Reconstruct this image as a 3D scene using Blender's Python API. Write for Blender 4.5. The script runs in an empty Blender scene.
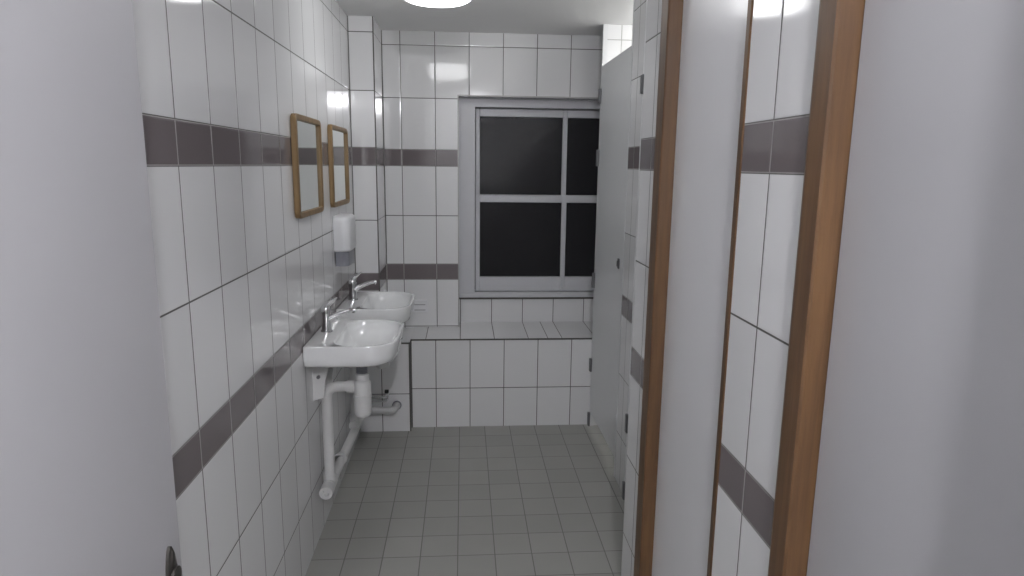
import bpy, bmesh, math, random
from mathutils import Vector, Matrix
random.seed(4)
S = bpy.context.scene
C = S.collection
PI = math.pi

# ------------------------------------------------------------------ helpers
def srgb(r, g, b):
    def f(c):
        c /= 255.0
        return c / 12.92 if c <= 0.04045 else ((c + 0.055) / 1.055) ** 2.4
    return (f(r), f(g), f(b), 1.0)

def obj(name, bm, mat, parent=None, smooth=False, angle=None):
    me = bpy.data.meshes.new(name)
    bmesh.ops.recalc_face_normals(bm, faces=bm.faces[:])
    bm.to_mesh(me); bm.free()
    if smooth:
        for p in me.polygons: p.use_smooth = True
        me.set_sharp_from_angle(angle=math.radians(angle or 40))
    o = bpy.data.objects.new(name, me); C.objects.link(o)
    if mat: me.materials.append(mat)
    if parent: o.parent = parent
    return o

def thing(name, label, cat, loc=(0, 0, 0), group=None):
    o = bpy.data.objects.new(name, None); C.objects.link(o)
    o.empty_display_size = 0.05
    o.location = loc; o['label'] = label; o['category'] = cat
    if group: o['group'] = group
    return o

def struct(name, bm, mat, label=None, parent=None, **k):
    o = obj(name, bm, mat, parent, **k)
    if parent is None:
        o['kind'] = 'structure'
    return o

def dup(root, loc, label=None):
    r = root.copy(); C.objects.link(r); r.location = loc
    if label: r['label'] = label
    for ch in list(root.children):
        c = ch.copy(); C.objects.link(c); c.parent = r
        for g in ch.children:
            d = g.copy(); C.objects.link(d); d.parent = c
    return r

def box(bm, x0, x1, y0, y1, z0, z1, bevel=0.0, seg=2):
    r = bmesh.ops.create_cube(bm, size=1.0)
    for v in r['verts']:
        v.co = Vector((x0 + (v.co.x + .5) * (x1 - x0), y0 + (v.co.y + .5) * (y1 - y0), z0 + (v.co.z + .5) * (z1 - z0)))
    if bevel > 0:
        es = list({e for v in r['verts'] for e in v.link_edges})
        bmesh.ops.bevel(bm, geom=es, offset=bevel, segments=seg, affect='EDGES', profile=.5)
    return bm

def newbox(*a, **k):
    return box(bmesh.new(), *a, **k)

def tube(bm, pts, rad, n=16, cap=True):
    """tube along a polyline; rad is a number or a list"""
    pts = [Vector(p) for p in pts]
    rads = rad if isinstance(rad, (list, tuple)) else [rad] * len(pts)
    rings = []; ref = None
    for i, p in enumerate(pts):
        t = (pts[min(i + 1, len(pts) - 1)] - pts[max(i - 1, 0)]).normalized()
        if ref is None:
            ref = t.orthogonal().normalized()
        ref = (ref - t * ref.dot(t)).normalized()
        b = t.cross(ref)
        rings.append([bm.verts.new(p + (ref * math.cos(2 * PI * k / n) + b * math.sin(2 * PI * k / n)) * rads[i]) for k in range(n)])
    for a, b in zip(rings, rings[1:]):
        for k in range(n):
            bm.faces.new((a[k], a[(k + 1) % n], b[(k + 1) % n], b[k]))
    if cap:
        bm.faces.new(rings[0][::-1]); bm.faces.new(rings[-1])
    return bm

def bend(pts, r=0.04, n=6):
    """round the corners of a polyline"""
    pts = [Vector(p) for p in pts]; out = [pts[0]]
    for a, b, c in zip(pts, pts[1:], pts[2:]):
        u = (a - b).normalized(); w = (c - b).normalized()
        d = min(r, (a - b).length * .49, (c - b).length * .49)
        p, q = b + u * d, b + w * d
        for i in range(n + 1):
            t = i / n
            out.append(p * (1 - t) ** 2 + b * 2 * t * (1 - t) + q * t * t)
    out.append(pts[-1]); return out

def lathe(bm, prof, cx=0, cy=0, n=32, axis='z'):
    rings = []
    for r, z in prof:
        if r < 1e-6:
            rings.append([bm.verts.new((cx, cy, z))])
        else:
            rings.append([bm.verts.new((cx + r * math.cos(2 * PI * k / n), cy + r * math.sin(2 * PI * k / n), z)) for k in range(n)])
    for a, b in zip(rings, rings[1:]):
        for k in range(n):
            k2 = (k + 1) % n
            if len(a) == 1 and len(b) == 1: continue
            if len(a) == 1: bm.faces.new((a[0], b[k2], b[k]))
            elif len(b) == 1: bm.faces.new((a[k], a[k2], b[0]))
            else: bm.faces.new((a[k], a[k2], b[k2], b[k]))
    for rg, rv in ((rings[0], True), (rings[-1], False)):
        if len(rg) > 1: bm.faces.new(rg[::-1] if rv else rg)
    return bm

def rrect(x0, x1, y0, y1, rb, rf, n=8):
    """rounded rectangle; rb = radius of the corners at x0 (back), rf = at x1 (front)"""
    out = []
    for cx, cy, r, a0 in ((x1 - rf, y1 - rf, rf, 0), (x0 + rb, y1 - rb, rb, PI / 2), (x0 + rb, y0 + rb, rb, PI), (x1 - rf, y0 + rf, rf, 1.5 * PI)):
        for i in range(n + 1):
            a = a0 + PI / 2 * i / n
            out.append((cx + r * math.cos(a), cy + r * math.sin(a)))
    return out

def loft(bm, rings, cap0=True, cap1=True):
    vs = [[bm.verts.new(p) for p in r] for r in rings]
    n = len(vs[0])
    for a, b in zip(vs, vs[1:]):
        for k in range(n):
            bm.faces.new((a[k], a[(k + 1) % n], b[(k + 1) % n], b[k]))
    if cap0: bm.faces.new(vs[0][::-1])
    if cap1: bm.faces.new(vs[-1])
    return bm

# ------------------------------------------------------------------ materials
class NT:
    def __init__(s, name):
        s.m = bpy.data.materials.new(name); s.m.use_nodes = True
        s.t = s.m.node_tree; s.t.nodes.clear()
        s.out = s.t.nodes.new('ShaderNodeOutputMaterial')
        s.b = s.t.nodes.new('ShaderNodeBsdfPrincipled')
        s.t.links.new(s.b.outputs[0], s.out.inputs[0])
    def n(s, typ, **k):
        x = s.t.nodes.new(typ)
        for a, v in k.items(): setattr(x, a, v)
        return x
    def l(s, a, b): s.t.links.new(a, b)
    def put(s, sock, v):
        if isinstance(v, (int, float, tuple)): sock.default_value = v
        else: s.l(v, sock)
    def math(s, op, a, b=None, clamp=False):
        x = s.n('ShaderNodeMath', operation=op, use_clamp=clamp)
        s.put(x.inputs[0], a)
        if b is not None: s.put(x.inputs[1], b)
        return x.outputs[0]
    def mix(s, f, a, b):
        x = s.n('ShaderNodeMix', data_type='RGBA')
        s.put(x.inputs[0], f); s.put(x.inputs[6], a); s.put(x.inputs[7], b)
        return x.outputs[2]
    def ramp(s, f, a, b, c=0.0, d=1.0):
        x = s.n('ShaderNodeMapRange', interpolation_type='SMOOTHSTEP')
        s.put(x.inputs[0], f)
        for i, v in enumerate((a, b, c, d)): x.inputs[i + 1].default_value = v
        return x.outputs[0]

def plain(name, col, rough=.4, metal=0.0, noise=0.0, coat=0.0, scale=12, bump=0.0, **k):
    t = NT(name)
    b = t.b
    b.inputs['Roughness'].default_value = rough
    b.inputs['Metallic'].default_value = metal
    b.inputs['Coat Weight'].default_value = coat
    b.inputs['Coat Roughness'].default_value = .12
    tc = t.n('ShaderNodeTexCoord')
    nz = t.n('ShaderNodeTexNoise'); nz.inputs['Scale'].default_value = scale; nz.inputs['Detail'].default_value = 4
    t.l(tc.outputs['Object'], nz.inputs['Vector'])
    d = tuple(c * (1 - noise) for c in col[:3]) + (1,)
    t.l(t.mix(nz.outputs['Fac'], col, d), b.inputs['Base Color'])
    if bump:
        bp = t.n('ShaderNodeBump'); bp.inputs['Strength'].default_value = bump; bp.inputs['Distance'].default_value = .002
        t.l(nz.outputs['Fac'], bp.inputs['Height']); t.l(bp.outputs[0], b.inputs['Normal'])
    for a, v in k.items(): b.inputs[a].default_value = v
    return t.m

TW = .202
ZR = [.2526, .5517, .8508, .9477, 1.2468, 1.5459, 1.6428, 1.9419, 2.241]
BANDS = (3, 6)           # row numbers of the dark bands
TILE = (.80, .802, .806, 1); BAND = srgb(118, 111, 112); GROUT = srgb(92, 91, 88)

def tile_mat(name, axis, u0, rows=ZR, bands=BANDS, tw=TW, gw=.0021, zax='Z', extra=(), rough=.085, tilt=.010, tile=TILE, seed=0.0, grout=GROUT):
    t = NT(name)
    tc = t.n('ShaderNodeTexCoord'); sp = t.n('ShaderNodeSeparateXYZ'); t.l(tc.outputs['Object'], sp.inputs[0])
    u = sp.outputs[axis]; z = sp.outputs[zax]
    q = t.math('DIVIDE', t.math('SUBTRACT', u, u0), tw)
    col = t.math('FLOOR', q); fr = t.math('SUBTRACT', q, col)
    du = t.math('MULTIPLY', t.math('MINIMUM', fr, t.math('SUBTRACT', 1.0, fr)), tw)
    for e in extra:
        du = t.math('MINIMUM', du, t.math('ABSOLUTE', t.math('SUBTRACT', u, e)))
    d = du; row = None
    for zi in rows:
        d = t.math('MINIMUM', d, t.math('ABSOLUTE', t.math('SUBTRACT', z, zi)))
        g = t.math('GREATER_THAN', z, zi)
        row = g if row is None else t.math('ADD', row, g)
    if row is None: row = t.math('MULTIPLY', u, 0.0)
    gm = t.ramp(d, gw * .8, gw * 1.3, 1.0, 0.0)                 # grout mask
    c = tile
    wn = t.n('ShaderNodeTexWhiteNoise', noise_dimensions='3D')
    cb = t.n('ShaderNodeCombineXYZ'); t.l(col, cb.inputs[0]); t.l(row, cb.inputs[1]); cb.inputs[2].default_value = seed
    t.l(cb.outputs[0], wn.inputs['Vector'])
    c = t.mix(t.math('MULTIPLY', wn.outputs['Value'], .06), tile, (0, 0, 0, 1))
    for b in bands:
        bmask = t.math('COMPARE', row, float(b))
        c = t.mix(bmask, c, BAND)
        grout = t.mix(bmask, grout, srgb(158, 154, 153))       # pale joint colour paints in the glint of the band's tile edges
    for nd in t.t.nodes:
        if nd.type == 'MATH' and nd.operation == 'COMPARE': nd.inputs[2].default_value = .4
    t.l(t.mix(gm, c, grout), t.b.inputs['Base Color'])
    t.l(t.math('ADD', t.math('MULTIPLY', gm, .7), rough), t.b.inputs['Roughness'])
    # each tile lies a hair out of plane, and its edge is pillowed
    geo = t.n('ShaderNodeNewGeometry')
    va = t.n('ShaderNodeVectorMath', operation='SUBTRACT'); t.l(wn.outputs['Color'], va.inputs[0]); va.inputs[1].default_value = (.5, .5, .5)
    vs = t.n('ShaderNodeVectorMath', operation='SCALE'); t.l(va.outputs[0], vs.inputs[0]); vs.inputs['Scale'].default_value = tilt
    vb = t.n('ShaderNodeVectorMath', operation='ADD'); t.l(geo.outputs['Normal'], vb.inputs[0]); t.l(vs.outputs[0], vb.inputs[1])
    vn = t.n('ShaderNodeVectorMath', operation='NORMALIZE'); t.l(vb.outputs[0], vn.inputs[0])
    nz = t.n('ShaderNodeTexNoise'); nz.inputs['Scale'].default_value = 9; nz.inputs['Detail'].default_value = 1
    t.l(tc.outputs['Object'], nz.inputs['Vector'])
    h = t.math('ADD', t.ramp(d, gw * .5, gw * 3.0), t.math('MULTIPLY', nz.outputs['Fac'], .06))
    bp = t.n('ShaderNodeBump'); bp.inputs['Strength'].default_value = .35; bp.inputs['Distance'].default_value = .0012
    t.l(h, bp.inputs['Height']); t.l(vn.outputs[0], bp.inputs['Normal']); t.l(bp.outputs[0], t.b.inputs['Normal'])
    return t.m

def floor_mat():
    t = NT('floor_quarry_tile')
    tc = t.n('ShaderNodeTexCoord'); sp = t.n('ShaderNodeSeparateXYZ'); t.l(tc.outputs['Object'], sp.inputs[0])
    P = .1505
    ds = []; ids = []
    for ax, o in (('X', -.1763), ('Y', 3.6465)):
        q = t.math('DIVIDE', t.math('SUBTRACT', sp.outputs[ax], o), P)
        f = t.math('FLOOR', q); fr = t.math('SUBTRACT', q, f); ids.append(f)
        ds.append(t.math('MULTIPLY', t.math('MINIMUM', fr, t.math('SUBTRACT', 1.0, fr)), P))
    d = t.math('MINIMUM', ds[0], ds[1])
    gm = t.ramp(d, .0012, .0026, 1.0, 0.0)
    wn = t.n('ShaderNodeTexWhiteNoise', noise_dimensions='2D')
    cb = t.n('ShaderNodeCombineXYZ'); t.l(ids[0], cb.inputs[0]); t.l(ids[1], cb.inputs[1]); t.l(cb.outputs[0], wn.inputs['Vector'])
    nz = t.n('ShaderNodeTexNoise'); nz.inputs['Scale'].default_value = 5; nz.inputs['Detail'].default_value = 5
    t.l(tc.outputs['Object'], nz.inputs['Vector'])
    a = t.mix(wn.outputs['Value'], (.395, .395, .37, 1), (.355, .355, .332, 1))
    a = t.mix(t.math('MULTIPLY', nz.outputs['Fac'], .3), a, (.27, .272, .245, 1))
    t.l(t.mix(gm, a, (.16, .16, .145, 1)), t.b.inputs['Base Color'])
    t.l(t.math('ADD', t.math('MULTIPLY', nz.outputs['Fac'], .15), .36), t.b.inputs['Roughness'])
    bp = t.n('ShaderNodeBump'); bp.inputs['Strength'].default_value = .4; bp.inputs['Distance'].default_value = .0012
    t.l(t.ramp(d, .0008, .004), bp.inputs['Height']); t.l(bp.outputs[0], t.b.inputs['Normal'])
    return t.m

def wood(name, a, b, rough=.4, axis=2, scale=1.0):
    t = NT(name)
    tc = t.n('ShaderNodeTexCoord'); mp = t.n('ShaderNodeMapping')
    s = [26 * scale] * 3; s[axis] = 1.6 * scale
    mp.inputs['Scale'].default_value = s
    t.l(tc.outputs['Object'], mp.inputs['Vector'])
    nz = t.n('ShaderNodeTexNoise'); nz.inputs['Scale'].default_value = 2.2; nz.inputs['Detail'].default_value = 7; nz.inputs['Roughness'].default_value = .62
    t.l(mp.outputs[0], nz.inputs['Vector'])
    n2 = t.n('ShaderNodeTexNoise'); n2.inputs['Scale'].default_value = 14; n2.inputs['Detail'].default_value = 2
    t.l(mp.outputs[0], n2.inputs['Vector'])
    f = t.math('ADD', t.ramp(nz.outputs['Fac'], .3, .7, 0, .75), t.math('MULTIPLY', n2.outputs['Fac'], .3), clamp=True)
    t.l(t.mix(f, a, b), t.b.inputs['Base Color'])
    t.b.inputs['Roughness'].default_value = rough
    bp = t.n('ShaderNodeBump'); bp.inputs['Strength'].default_value = .2; bp.inputs['Distance'].default_value = .001
    t.l(n2.outputs['Fac'], bp.inputs['Height']); t.l(bp.outputs[0], t.b.inputs['Normal'])
    return t.m

def glass_mat():
    t = NT('obscured_window_glass')
    tc = t.n('ShaderNodeTexCoord')
    v = t.n('ShaderNodeTexVoronoi'); v.inputs['Scale'].default_value = 90
    t.l(tc.outputs['Object'], v.inputs['Vector'])
    nz = t.n('ShaderNodeTexNoise'); nz.inputs['Scale'].default_value = 30; nz.inputs['Detail'].default_value = 4
    t.l(tc.outputs['Object'], nz.inputs['Vector'])
    bp = t.n('ShaderNodeBump'); bp.inputs['Strength'].default_value = .5; bp.inputs['Distance'].default_value = .002
    t.l(t.math('ADD', v.outputs['Distance'], nz.outputs['Fac']), bp.inputs['Height'])
    t.l(bp.outputs[0], t.b.inputs['Normal'])
    t.b.inputs['Base Color'].default_value = (.35, .35, .36, 1)
    t.b.inputs['Transmission Weight'].default_value = .97
    t.b.inputs['Roughness'].default_value = .12; t.b.inputs['Specular IOR Level'].default_value = .2
    t.b.inputs['IOR'].default_value = 1.22
    return t.m

def emit(name, col, strength):
    t = NT(name); t.b.inputs['Base Color'].default_value = (.8, .8, .8, 1)
    t.b.inputs['Emission Color'].default_value = col; t.b.inputs['Emission Strength'].default_value = strength
    return t.m

XL = -.608
M = dict(
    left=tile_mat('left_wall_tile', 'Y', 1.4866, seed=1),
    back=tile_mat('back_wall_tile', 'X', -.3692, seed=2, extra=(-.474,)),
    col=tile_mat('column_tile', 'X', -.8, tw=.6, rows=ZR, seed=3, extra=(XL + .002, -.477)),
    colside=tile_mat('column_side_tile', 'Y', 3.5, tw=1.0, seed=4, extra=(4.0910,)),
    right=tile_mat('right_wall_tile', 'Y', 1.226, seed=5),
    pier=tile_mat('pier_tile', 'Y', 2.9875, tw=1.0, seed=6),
    bench=tile_mat('ledge_front_tile', 'X', -.1649, rows=[.243], bands=(), seed=7),
    benchtop=tile_mat('ledge_top_tile', 'X', .1813, rows=[], bands=(), seed=8, extra=(.50,)),
    boxing=tile_mat('pipe_boxing_tile', 'X', -.477, rows=[.231], bands=(), seed=9),
    recess=tile_mat('recess_tile', 'X', .1813, rows=[], bands=(), seed=10),
    cub=tile_mat('cubicle_tile', 'X', .868, rows=ZR, bands=(), seed=11, grout=srgb(170, 170, 168)),
    floor=floor_mat(),
    ceil=plain('ceiling_paint', (.90, .90, .895, 1), .85, noise=.05, scale=3, bump=.1),
    paint=plain('white_wall_paint', (.56, .56, .56, 1), .7, noise=.05),
    lam=plain('grey_white_laminate', (.74, .75, .755, 1), .32, noise=.03, scale=3),
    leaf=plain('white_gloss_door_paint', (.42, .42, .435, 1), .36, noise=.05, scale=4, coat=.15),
    leaf_lit=plain('lit_gloss_door_paint', (.80, .80, .82, 1), .3, noise=.05, scale=4, coat=.3),  # door paint lightened, with the left wall's reflected light put into the colour
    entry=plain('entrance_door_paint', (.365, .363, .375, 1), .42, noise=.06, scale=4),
    oak=wood('pale_oak', srgb(150, 123, 84), srgb(112, 88, 56), .45),
    oak_h=wood('pale_oak_lying', srgb(150, 123, 84), srgb(112, 88, 56), .45, axis=1),
    frame=wood('brown_hardwood', srgb(110, 81, 53), srgb(80, 57, 37), .45),
    porc=plain('white_porcelain', (.83, .84, .84, 1), .05, noise=.01, coat=1.0),
    chrome=plain('polished_chrome', (.72, .72, .73, 1), .1, 1.0),
    steel=plain('dull_grey_steel', (.20, .20, .21, 1), .45, .4),
    alu=plain('aluminium_tile_trim', (.42, .42, .41, 1), .5, .5),
    darktrim=plain('dark_joint', srgb(86, 84, 80), .6),
    pvc=plain('white_pvc', (.66, .66, .655, 1), .28, noise=.04),
    rub=plain('black_rubber', (.02, .02, .02, 1), .6),
    plastic=plain('white_plastic', (.78, .785, .80, 1), .3, noise=.02),
    greyp=plain('grey_plastic', srgb(140, 141, 148), .35),
    slot=plain('shaded_grey_plastic', (.36, .36, .37, 1), .5),
    winp=plain('white_window_paint', (.64, .645, .67, 1), .35, noise=.06),
    glass=glass_mat(),
    mirror=plain('mirror_silver', (.74, .775, .745, 1), .015, 1.0),
    lamp=emit('lamp_opal', (.985, .99, 1, 1), 6.4),
    brass=plain('worn_dark_metal', srgb(98, 95, 92), .35, .9),
)

# ------------------------------------------------------------------ room dimensions
XL, XR, XP = -.608, .575, .765
YB, YQ, YR, YC = 4.0934, 3.790, 4.2155, 3.735
ZC, ZT = 2.3195, .5468
RX0, RX1, RZ1 = -.029, 1.372, 1.960

# ------------------------------------------------------------------ shell
struct('floor', newbox(-.75, 2.0, -1.1, 4.32, -.12, 0), M['floor'])
struct('ceiling', newbox(-.75, 2.0, -1.1, 4.32, ZC, ZC + .12), M['ceil'])
struct('wall_left', newbox(XL - .12, XL, -1.0, 4.32, 0, ZC), M['left'])

bm = bmesh.new()                                          # wall with the window: two flanks and a head
box(bm, XL, RX0, YB, YR + .11, 0, ZC)
box(bm, RX1, 1.72, YB, YR + .11, 0, ZC)
box(bm, RX0, RX1, YB, YR + .11, RZ1, ZC)
struct('wall_back', bm, M['back'])
struct('wall_below_window', newbox(RX0, RX1, YR, YR + .11, 0, .700), M['recess'])
# ledge with its tiled front and top
struct('wall_ledge', newbox(-.3115, 1.6, YQ, YB + .0, 0, ZT - .004), M['bench'])
bm = bmesh.new(); box(bm, -.3115, 1.6, YQ + .003, YB, ZT - .004, ZT); box(bm, RX0, RX1, YB, YR, .3, ZT)
struct('ledge_top', bm, M['benchtop']).name = 'wall_ledge_top'
# boxed pipes at the left of the ledge, and the boxed riser over it
struct('wall_pipe_boxing', newbox(XL, -.3135, YC, YB, 0, .540), M['boxing'])
bm = newbox(XL, -.4755, YC - .006, YB, .540, ZC)
o = struct('wall_column', bm, M['col'])
o.data.materials.append(M['colside'])
for p in o.data.polygons:
    if abs(p.normal.x) > .5: p.material_index = 1
# right-hand tiled wall with its two door openings
DH = 2.16
D1 = (1.356, 1.952); D2 = (.44, 1.078)                    # outer frame edges along the wall
bm = bmesh.new()
box(bm, XR, .72, .42, D2[0], 0, ZC); box(bm, XR, .72, D2[1], D1[0], 0, ZC); box(bm, XR, .72, D1[1], 2.161, 0, ZC)
box(bm, XR, .72, D2[0], D2[1], DH, ZC); box(bm, XR, .72, D1[0], D1[1], DH, ZC)
struct('wall_right', bm, M['right'])
# pier between the cubicle doors
struct('wall_pier', newbox(XP, XP + .16, 2.885, 3.093, 0, ZC), M['pier'])
bm = bmesh.new()
box(bm, XP - .002, XP + .16, 3.093, 3.106, 0, ZC); box(bm, XP - .002, XP + .16, 2.868, 2.885, 0, ZC)
struct('trim_1', bm, M['lam'])
# cubicle inside
struct('wall_cubicle_back', newbox(1.72, 1.84, 2.10, 4.32, 0, ZC), M['cub'])
struct('wall_cubicle_side', newbox(XP + .024, 1.72, 3.772, YQ - .001, 0, ZC), M['cub'])
struct('wall_cubicle_near', newbox(.72, 1.72, 2.10, 2.16, 0, ZC), M['cub'])
struct('wall_cubicle_middle', newbox(XP + .16, 1.72, 2.96, 3.0, 0, ZC), M['cub'])
# unseen lobby around the camera; right wall added to cast the near door's shadow
struct('wall_shadow_right', newbox(.47, .72, -1.0, .42, 0, ZC), M['paint'])
struct('wall_lobby_left', newbox(XL, -.43, -.10, .014, 0, ZC), M['paint'])
struct('wall_lobby_rear', newbox(-.75, .72, -1.1, -1.0, 0, ZC), M['paint'])

# tile trims
bm = bmesh.new(); w = .006
box(bm, RX0 - w, RX0 + .001, YB - .003, YB + .004, ZT, RZ1); box(bm, RX0 - w, RX1 + w, YB - .003, YB + .004, RZ1 - .001, RZ1 + w)
box(bm, RX1, RX1 + w, YB - .003, YB + .004, ZT, RZ1)
struct('trim_2', bm, M['alu'])
bm = bmesh.new()
box(bm, -.306, XP, YQ - .003, YQ + .004, ZT - .009, ZT - .0005); box(bm, -.3110, -.306, YQ - .003, YQ + .004, 0, ZT)
box(bm, -.3185, -.3115, YC - .003, YC + .006, 0, .540); box(bm, XL, -.3115, YC - .003, YC + .006, .533, .541)
struct('trim_3', bm, M['darktrim'])
bm = bmesh.new()
box(bm, -.4790, -.4730, YC - .009, YC - .003, .541, ZC); struct('trim_4', bm, M['darktrim'])

# ------------------------------------------------------------------ window
win = struct('window_1', (lambda bm: (box(bm, RX0, .072, YR - .006, YR + .10, .712, RZ1), box(bm, 1.271, RX1, YR - .006, YR + .10, .712, RZ1),
             box(bm, .072, 1.271, YR - .006, YR + .10, 1.908, RZ1), box(bm, .072, 1.271, YR - .006, YR + .10, .712, .745), bm)[-1])(bmesh.new()), M['winp'])
def sash(z0, z1, y, lo, hi):
    bm = bmesh.new()
    xs = [(.076, .104), (.630, .660), (1.186, 1.267)]
    for a, b in xs: box(bm, a, b, y, y + .034, z0, z1, .004, 1)
    for a, b in ((.104, .630), (.660, 1.186)):
        box(bm, a, b, y + .001, y + .033, z0, z0 + lo, .003, 1); box(bm, a, b, y + .001, y + .033, z1 - hi, z1, .003, 1)
    s = obj('sash', bm, M['winp'], win)
    for a, b in ((.102, .632), (.658, 1.188)):
        obj('pane', newbox(a, b, y + .016, y + .020, z0 + lo - .003, z1 - hi + .003), M['glass'], s)
sash(.748, 1.369, YR + .018, .095, .045)
sash(1.326, 1.904, YR + .058, .045, .048)
obj('window_sill', newbox(RX0 + .001, RX1 - .001, YR - .014, YR + .02, .712, .738, .004, 2), M['winp'], win)
bm = newbox(RX0, RX1, YR - .010, YR + .004, .700, .7119); obj('sill_joint', bm, M['darktrim'], win)

# ------------------------------------------------------------------ doors
def framed_door(name, y0, y1, far_w, near_w, leaf):
    bm = bmesh.new()                                       # leaf set back in its frame
    d = struct(name, newbox(XR + .019, XR + .060, y0 + near_w + .002, y1 - far_w - .002, .008, DH - .072, .002, 1), leaf)
    def stile(a, b, z0, z1, head=False, proud=.020):
        bm = bmesh.new(); xa, xb = XR - proud, XR + .12
        c = min(.010, proud * .6)
        # bevelled section, run along z (or along y for the head)
        if head: sec = [(xa + c, z1), (xa, z1 - c), (xa, z0 + .003), (xa + .003, z0), (xb, z0), (xb, z1)]
        else: sec = [(xa + c, b), (xa, b - 2.2 * c), (xa, a + .004), (xa + .004, a), (xb, a), (xb, b)]
        if head: r = [[(x, a, z) for x, z in sec], [(x, b, z) for x, z in sec]]
        else: r = [[(x, y, z0) for x, y in sec], [(x, y, z1) for x, y in sec]]
        loft(bm, r)
        return bm
    obj('jamb', stile(y1 - far_w, y1, 0, DH), M['frame'], d)
    # the near jamb has its bevel on the other edge
    bm = stile(-(y0 + near_w), -y0, 0, DH, proud=.003); bmesh.ops.scale(bm, vec=(1, -1, 1), verts=bm.verts[:])
    obj('jamb', bm, M['frame'], d)
    obj('head', stile(y0 + near_w, y1 - far_w, DH - .07, DH, True), M['frame'], d)
    return d
framed_door('door_1', D1[0], D1[1], .087, .024, M['leaf_lit'])
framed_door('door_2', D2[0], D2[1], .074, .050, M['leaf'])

# cubicle door in the far corner: plain laminate leaf, hinged at its far edge
d3 = struct('door_3', newbox(XP, XP + .022, 3.108, 3.762, .095, 2.10, .0015, 1), M['lam'])
bm = newbox(XP + .0, XP + .024, 3.766, 3.788, .0, ZC); obj('post', bm, M['lam'], d3)
def hinge(z0, z1, y, parent):
    bm = bmesh.new()
    tube(bm, [(XP - .006, y, z0), (XP - .006, y, z1)], .0065, 10)
    box(bm, XP - .014, XP, y - .003, y + .020, z0 + .002, z1 - .002)
    return obj('hinge', bm, M['steel'], parent, smooth=True)
for z0, z1 in ((.0, .085), (.345, .425), (.855, .945), (1.555, 1.65), (1.90, 1.98)):
    hinge(z0, z1, 3.765, d3)
bm = newbox(XP - .007, XP, 3.172, 3.196, 1.060, 1.110, .002, 2)
lk = obj('lock', bm, M['steel'], d3)
obj('lock_turn', newbox(XP - .012, XP - .006, 3.181, 3.189, 1.07, 1.10, .002, 1), M['steel'], lk)
d4 = struct('door_4', newbox(XP, XP + .022, 2.172, 2.862, .095, 2.10, .0015, 1), M['lam'])
for z0, z1 in ((.0, .085), (.335, .425), (1.86, 1.94)):
    hinge(z0, z1, 2.862, d4)

# entrance door standing open along the left wall, latch edge towards the room
EX = -.419
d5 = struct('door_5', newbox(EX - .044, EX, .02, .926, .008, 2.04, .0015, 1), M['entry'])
bm = bmesh.new()                                           # backplate with a rounded top, lever returning towards the hinge
hy, hz = .887, .900
sec = []
for i in range(17):
    a = PI * i / 16
    sec.append((hy + .0145 * math.cos(a), .972 + .046 * math.sin(a) ** 1.5))
sec += [(hy - .0145, hz - .05), (hy + .0145, hz - .05)]
loft(bm, [[(EX, y, z) for y, z in sec], [(EX + .004, y, z) for y, z in sec], [(EX + .007, hy + (y - hy) * .75, .93 + (z - .93) * .93) for y, z in sec]])
hd = obj('door_handle', bm, M['brass'], d5, smooth=True)
bm = bmesh.new()
tube(bm, bend([(EX + .006, hy, hz), (EX + .054, hy, hz), (EX + .054, hy - .115, hz - .006)], .020), [.0125] * 9 + [.0105], 14)
obj('lever', bm, M['brass'], hd, smooth=True)
bm = bmesh.new(); tube(bm, [(EX + .003, hy - .001, .973), (EX + .0085, hy - .001, .973)], .012, 20); tube(bm, [(EX + .0085, hy - .001, .973), (EX + .011, hy - .001, .973)], .0132, 20)
obj('lock_cylinder', bm, M['brass'], hd, smooth=True)

# ------------------------------------------------------------------ lamp on the ceiling
LX, LY = -.106, 2.85
L = thing('ceiling_light', 'round glowing opal ceiling light above the washbasin corridor', 'ceiling light', (LX, LY, ZC))
obj('lamp_base', lathe(bmesh.new(), [(.0, 0), (.160, 0), (.160, -.022), (.148, -.026), (0, -.026)], n=48), M['plastic'], L, smooth=True)
prof = [(.150, -.024)]
for i in range(0, 9):
    a = PI / 2 * i / 8
    prof.append((.106 + .044 * math.cos(a), -.078 - .038 * math.sin(a)))
prof += [(.05, -.120), (0, -.122)]
obj('diffuser', lathe(bmesh.new(), prof, n=48), M['lamp'], L, smooth=True, angle=60)

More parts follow.
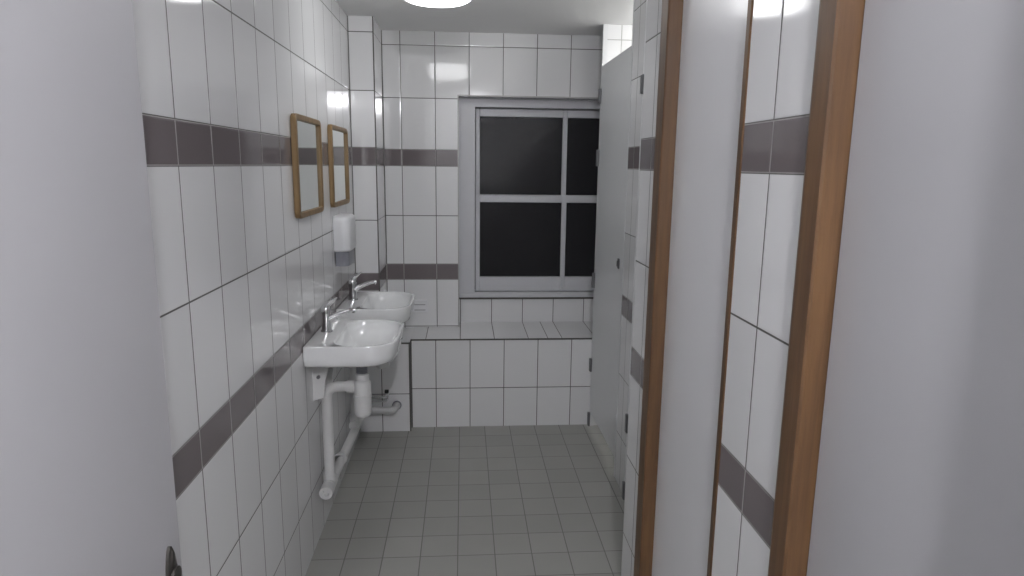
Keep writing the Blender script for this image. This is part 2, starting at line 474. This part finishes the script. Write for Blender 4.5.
# ------------------------------------------------------------------ washbasins (modelled at the wall, origin on the wall under the rim middle)
def make_basin(label, loc):
    W = .231; RZ = .873
    t = thing('washbasin', label, 'washbasin', loc, 'white wall hung washbasins')
    bm = bmesh.new()
    def ring(x0, x1, hw, rb, rf, z): return [(x, y, z) for x, y in rrect(x0, x1, -hw, hw, rb, rf)]
    D = .351
    rings = [
        ring(.06, .22, .09, .03, .06, RZ - .120),
        ring(.04, .265, .135, .03, .08, RZ - .112),
        ring(.015, .315, .185, .02, .11, RZ - .094),
        ring(.004, D - .022, W - .014, .012, .108, RZ - .083),
        ring(.001, D - .010, W - .004, .010, .118, RZ - .074),
        ring(.001, D - .004, W - .001, .010, .120, RZ - .050),
        ring(.001, D, W, .010, .122, RZ - .006),
        ring(.003, D - .002, W - .002, .010, .120, RZ - .001),
        ring(.006, D - .006, W - .006, .010, .117, RZ),
        # deck behind the bowl is flat, rim in front is thin
        ring(.100, D - .013, W - .014, .075, .111, RZ - .0005),
    ]
    for k in range(15):                                    # round-bottomed bowl
        th = PI / 2 * k / 14; g = 1 - math.cos(th); dz = math.sin(th)
        mixv = lambda p, q: p + (q - p) * g
        rings.append(ring(mixv(.103, .195), mixv(D - .016, D - .115), mixv(W - .017, W - .185), mixv(.075, .020), mixv(.108, .020), RZ - .003 - .088 * dz))
    rings.append(ring(.200, D - .122, W - .195, .015, .015, RZ - .0912))
    loft(bm, rings)
    obj('basin', bm, M['porc'], t, smooth=True, angle=50)
    bm = bmesh.new()
    lathe(bm, [(0, RZ - .0895), (.021, RZ - .0895), (.023, RZ - .087), (.019, RZ - .0855), (.012, RZ - .087), (0, RZ - .0875)], .216, 0, 24)
    obj('drain_ring', bm, M['chrome'], t, smooth=True)
    # mixer tap
    tx = .045; ty = .012
    bm = bmesh.new()
    lathe(bm, [(.0, RZ - .0005), (.0245, RZ - .0005), (.0245, RZ + .004), (.0205, RZ + .006), (.0180, RZ + .045), (.0195, RZ + .072), (.0205, RZ + .090), (.019, RZ + .104), (.011, RZ + .112), (0, RZ + .113)], tx, ty, 24)
    tp = obj('mixer_tap', bm, M['chrome'], t, smooth=True)
    bm = bmesh.new()
    path = [(tx + .004, ty, RZ + .050), (tx + .03, ty, RZ + .064), (tx + .06, ty, RZ + .077), (tx + .09, ty, RZ + .087), (tx + .112, ty, RZ + .0915), (tx + .120, ty, RZ + .0915)]
    tube(bm, path, [.0155, .0125, .0105, .0095, .0088, .007], 16)
    tube(bm, [(tx + .112, ty, RZ + .090), (tx + .112, ty, RZ + .078)], .0065, 14)
    obj('spout', bm, M['chrome'], tp, smooth=True)
    bm = bmesh.new()
    secs = []
    for x, z, hw, th in ((-.017, .096, .012, .008), (-.004, .106, .016, .014), (.012, .116, .014, .011), (.028, .127, .012, .007), (.042, .138, .010, .004), (.046, .141, .007, .002)):
        secs.append([(tx + x - .35 * th * math.sin(a), ty + hw * math.cos(a), RZ + z + th * math.sin(a)) for a in [2 * PI * k / 14 for k in range(14)]])
    loft(bm, secs); obj('lever_handle', bm, M['chrome'], tp, smooth=True)
    # waste: dark washer, threaded tail, bottle trap with arm to the wall and drop
    wx = .19; wy = -.035
    obj('washer', lathe(bmesh.new(), [(0, RZ - .130), (.030, RZ - .130), (.030, RZ - .118), (0, RZ - .118)], wx, wy, 24), M['rub'], t, smooth=True)
    pr = [(0, RZ - .168), (.020, RZ - .168)]
    for k in range(5): pr += [(.020, RZ - .165 + k * .007), (.0235, RZ - .163 + k * .007), (.0235, RZ - .161 + k * .007), (.020, RZ - .159 + k * .007)]
    pr += [(.020, RZ - .130), (0, RZ - .130)]
    obj('waste_tail', lathe(bmesh.new(), pr, wx, wy, 24), M['greyp'], t, smooth=True, angle=30)
    tr = obj('bottle_trap', lathe(bmesh.new(), [(0, RZ - .352), (.026, RZ - .350), (.033, RZ - .343), (.0355, RZ - .33), (.0355, RZ - .272), (.0375, RZ - .270), (.0375, RZ - .256), (.0355, RZ - .254),
        (.0355, RZ - .205), (.030, RZ - .196), (.024, RZ - .192), (.0285, RZ - .19), (.0285, RZ - .168), (.02, RZ - .164), (0, RZ - .164)], wx, wy, 28), M['pvc'], t, smooth=True, angle=35)
    bm = bmesh.new()
    tube(bm, bend([(wx, wy, RZ - .222), (.043, wy, RZ - .222), (.043, wy, .268)], .05, 8), .0215, 18)
    tube(bm, [(wx - .032, wy, RZ - .222), (wx - .062, wy, RZ - .222)], .0275, 18)
    obj('trap_arm', bm, M['pvc'], tr, smooth=True)
    # hanging bracket under the rear edge
    for s in (-.07, .10):
        bm = bmesh.new()
        sec = [(.0, RZ - .082), (.105, RZ - .100), (.10, RZ - .112), (.062, RZ - .125), (.046, RZ - .20), (.040, RZ - .255), (.0, RZ - .265)]
        loft(bm, [[(x, s - .011, z) for x, z in sec], [(x, s + .011, z) for x, z in sec]])
        bk = obj('bracket', bm, M['pvc'], t)
        bm = bmesh.new(); tube(bm, [(.024, s - .011, RZ - .165), (.024, s - .019, RZ - .165)], .008, 6); obj('bolt', bm, M['steel'], bk)
    return t
B1 = make_basin('near white wall hung washbasin with its trap and brackets in full view', (XL, 2.686, 0))
dup(B1, (XL, 3.350, 0), 'far white wall hung washbasin, partly behind the near one, below the white dispenser')

# drain pipe along the foot of the wall
DP = thing('drain_pipe', 'white plastic drain pipe running low along the left wall below the washbasins', 'pipe', (XL, 2.55, .22))
bm = bmesh.new()
r = -XL
def dp(x, y, z): return (x - XL, y - 2.55, z - .22)
tube(bm, bend([dp(-.566, 2.585, .222), dp(-.566, 3.640, .175), dp(-.402, 3.640, .163), dp(-.392, 3.734, .163)], .035, 6), .0215, 18, cap=True)
obj('pipe', bm, M['pvc'], DP, smooth=True)
bm = bmesh.new()                                           # open-ended cap: ring with a hole
prof = [(.0235, .05), (.0275, .05), (.0275, .0), (.0265, -.003), (.0155, -.003), (.0135, .0), (.0125, .030), (0, .030)]
lathe(bm, prof, n=28)
bmesh.ops.rotate(bm, verts=bm.verts[:], matrix=Matrix.Rotation(-PI / 2, 3, 'X'))
bmesh.ops.translate(bm, verts=bm.verts[:], vec=Vector(dp(-.566, 2.565, .222)))
obj('end_cap', bm, M['pvc'], DP, smooth=True)
for y in (2.655, 3.315):
    bm = bmesh.new(); tube(bm, [dp(-.566, y - .035, .222), dp(-.566, y + .035, .222)], .0265, 20)
    tube(bm, [dp(-.566, y, .235), dp(-.566, y, .272)], .0262, 20)
    obj('tee_joint', bm, M['pvc'], DP, smooth=True)
bm = bmesh.new()
tube(bm, [dp(-.566, 2.90, .216), dp(-.566, 2.920, .216)], .0285, 20); box(bm, *[c - d for c, d in zip((XL, -.57), (XL, XL))], .35, .364, -.012, .012)
obj('clip', bm, M['pvc'], DP, smooth=True)
bm = bmesh.new(); tube(bm, [dp(-.3925, 3.726, .163), dp(-.3925, 3.7335, .163)], .0275, 24); obj('cover_ring', bm, M['greyp'], DP, smooth=True)

# supply pipes with a valve
SP = thing('supply_pipe', 'thin metal water pipe with a black valve in front of the low tiled boxing', 'pipe', (-.53, 3.62, .22))
for k, (z, xe) in enumerate(((.254, -.440), (.230, -.440))):
    bm = bmesh.new()
    tube(bm, bend([(-.565 + .53, .0, z - .22), (xe + .53, .0, z - .22), (xe + .53, .1145, z - .22)], .012, 5), .0055, 12)
    obj('pipe', bm, M['chrome'], SP, smooth=True)
bm = bmesh.new(); tube(bm, [(.090, 0.03, .008), (.090, 0.03, .050)], .008, 12); vv = obj('valve', bm, M['chrome'], SP, smooth=True)
bm = newbox(.079, .101, .020, .040, .048, .066, .003, 2); obj('valve_lever', bm, M['rub'], vv)

# ------------------------------------------------------------------ mirrors
def make_mirror(label, loc):
    t = thing('framed_mirror', label, 'mirror', loc, 'oak framed mirrors over the washbasins')
    W, H, fw, dp_ = .213, .1865, .021, .021
    def rr(inset, x, r): return [(x, a, b) for a, b in rrect(-W + inset, W - inset, -H + inset, H - inset, r, r, 6)]
    bm = bmesh.new()
    loft(bm, [rr(fw, .006, .008), rr(fw, dp_ - .002, .008), rr(fw - .002, dp_, .010), rr(.003, dp_, .028), rr(0, dp_ - .003, .03), rr(0, .0015, .03), rr(fw, .0015, .008), rr(fw, .006, .008)], False, False)
    bmesh.ops.remove_doubles(bm, verts=bm.verts[:], dist=1e-5)
    obj('frame', bm, M['oak'], t)
    bm = bmesh.new(); loft(bm, [rr(fw - .004, .005, .008), rr(fw - .004, .011, .008)])
    obj('mirror_glass', bm, M['mirror'], t)
    return t
mz = 1.5415
m1 = make_mirror('near oak framed mirror on the left wall, larger in view', (XL, 2.652, mz))
dup(m1, (XL, 3.298, mz), 'far oak framed mirror beside the tiled column, above the white dispenser')

# ------------------------------------------------------------------ dispenser
DS = thing('soap_dispenser', 'white rounded plastic dispenser on the left wall under the far mirror', 'dispenser', (XL, 3.24, 1.075))
bm = bmesh.new()
rg = []
for z, i in ((.070, .006), (.074, .002), (.080, 0), (.215, 0), (.231, .004), (.238, .012)):
    rg.append([(x, y, z) for x, y in rrect(.0005, .076 - i, -.105 + i, .105 - i, .004, .034, 6)])
loft(bm, rg); obj('dispenser_body', bm, M['plastic'], DS, smooth=True, angle=50)
bm = bmesh.new()
loft(bm, [[(x, y, z) for x, y in rrect(.004, .066, -.092, .092, .004, .03, 6)] for z in (.0, .071)])
obj('push_panel', bm, M['greyp'], DS, smooth=True, angle=50)

# ------------------------------------------------------------------ small plate on the back wall
PL = thing('vent_plate', 'small white plate with slots on the tiled wall left of the window', 'wall plate', (-.2735, YB, .681))
bm = newbox(-.050, .050, -.008, -.0005, -.040, .040, .003, 2); obj('plate', bm, M['plastic'], PL)
for z in (-.024, .010):
    obj('slot', newbox(-.034, .034, -.0085, -.007, z - .003, z + .003), M['slot'], PL)

# ------------------------------------------------------------------ light
def area(name, loc, size, power, col, kind='POINT', rot=None):
    l = bpy.data.lights.new(name, kind); l.energy = power; l.color = col
    if kind == 'POINT': l.shadow_soft_size = size
    else: l.size = size
    o = bpy.data.objects.new(name, l); C.objects.link(o); o.location = loc
    if rot: o.rotation_euler = rot
    return o
area('lobby_lamp', (.15, -.38, 2.23), .04, 37, (.965, .955, 1.0))
area('cubicle_lamp', (1.30, 3.36, 2.20), .07, 5, (1, .99, .97))
w = bpy.data.worlds.new('night'); S.world = w; w.use_nodes = True
w.node_tree.nodes['Background'].inputs[0].default_value = (.008, .008, .009, 1)
w.node_tree.nodes['Background'].inputs[1].default_value = 1.0

# ------------------------------------------------------------------ camera
f, pitch, yaw, roll = 661.2311, .1829, .0742, .0118
cy, sy, cp, sp, cr, sr = math.cos(yaw), math.sin(yaw), math.cos(pitch), math.sin(pitch), math.cos(roll), math.sin(roll)
F = Vector((sy * cp, cy * cp, -sp)); Rt = Vector((cy, -sy, 0)); U = Rt.cross(F)
rx = Rt * cr + U * sr; uy = U * cr - Rt * sr
cam = bpy.data.cameras.new('camera'); cam.sensor_width = 36; cam.lens = 36 * f / 1024; cam.clip_start = .02
co = bpy.data.objects.new('camera', cam); C.objects.link(co)
co.matrix_world = Matrix(((rx.x, uy.x, -F.x, 0), (rx.y, uy.y, -F.y, 0), (rx.z, uy.z, -F.z, 1.5541), (0, 0, 0, 1)))
S.camera = co
S.view_settings.view_transform = 'Standard'; S.view_settings.look = 'None'
S.view_settings.gamma = 1; S.view_settings.use_curve_mapping = False
S.view_settings.exposure = 0.68
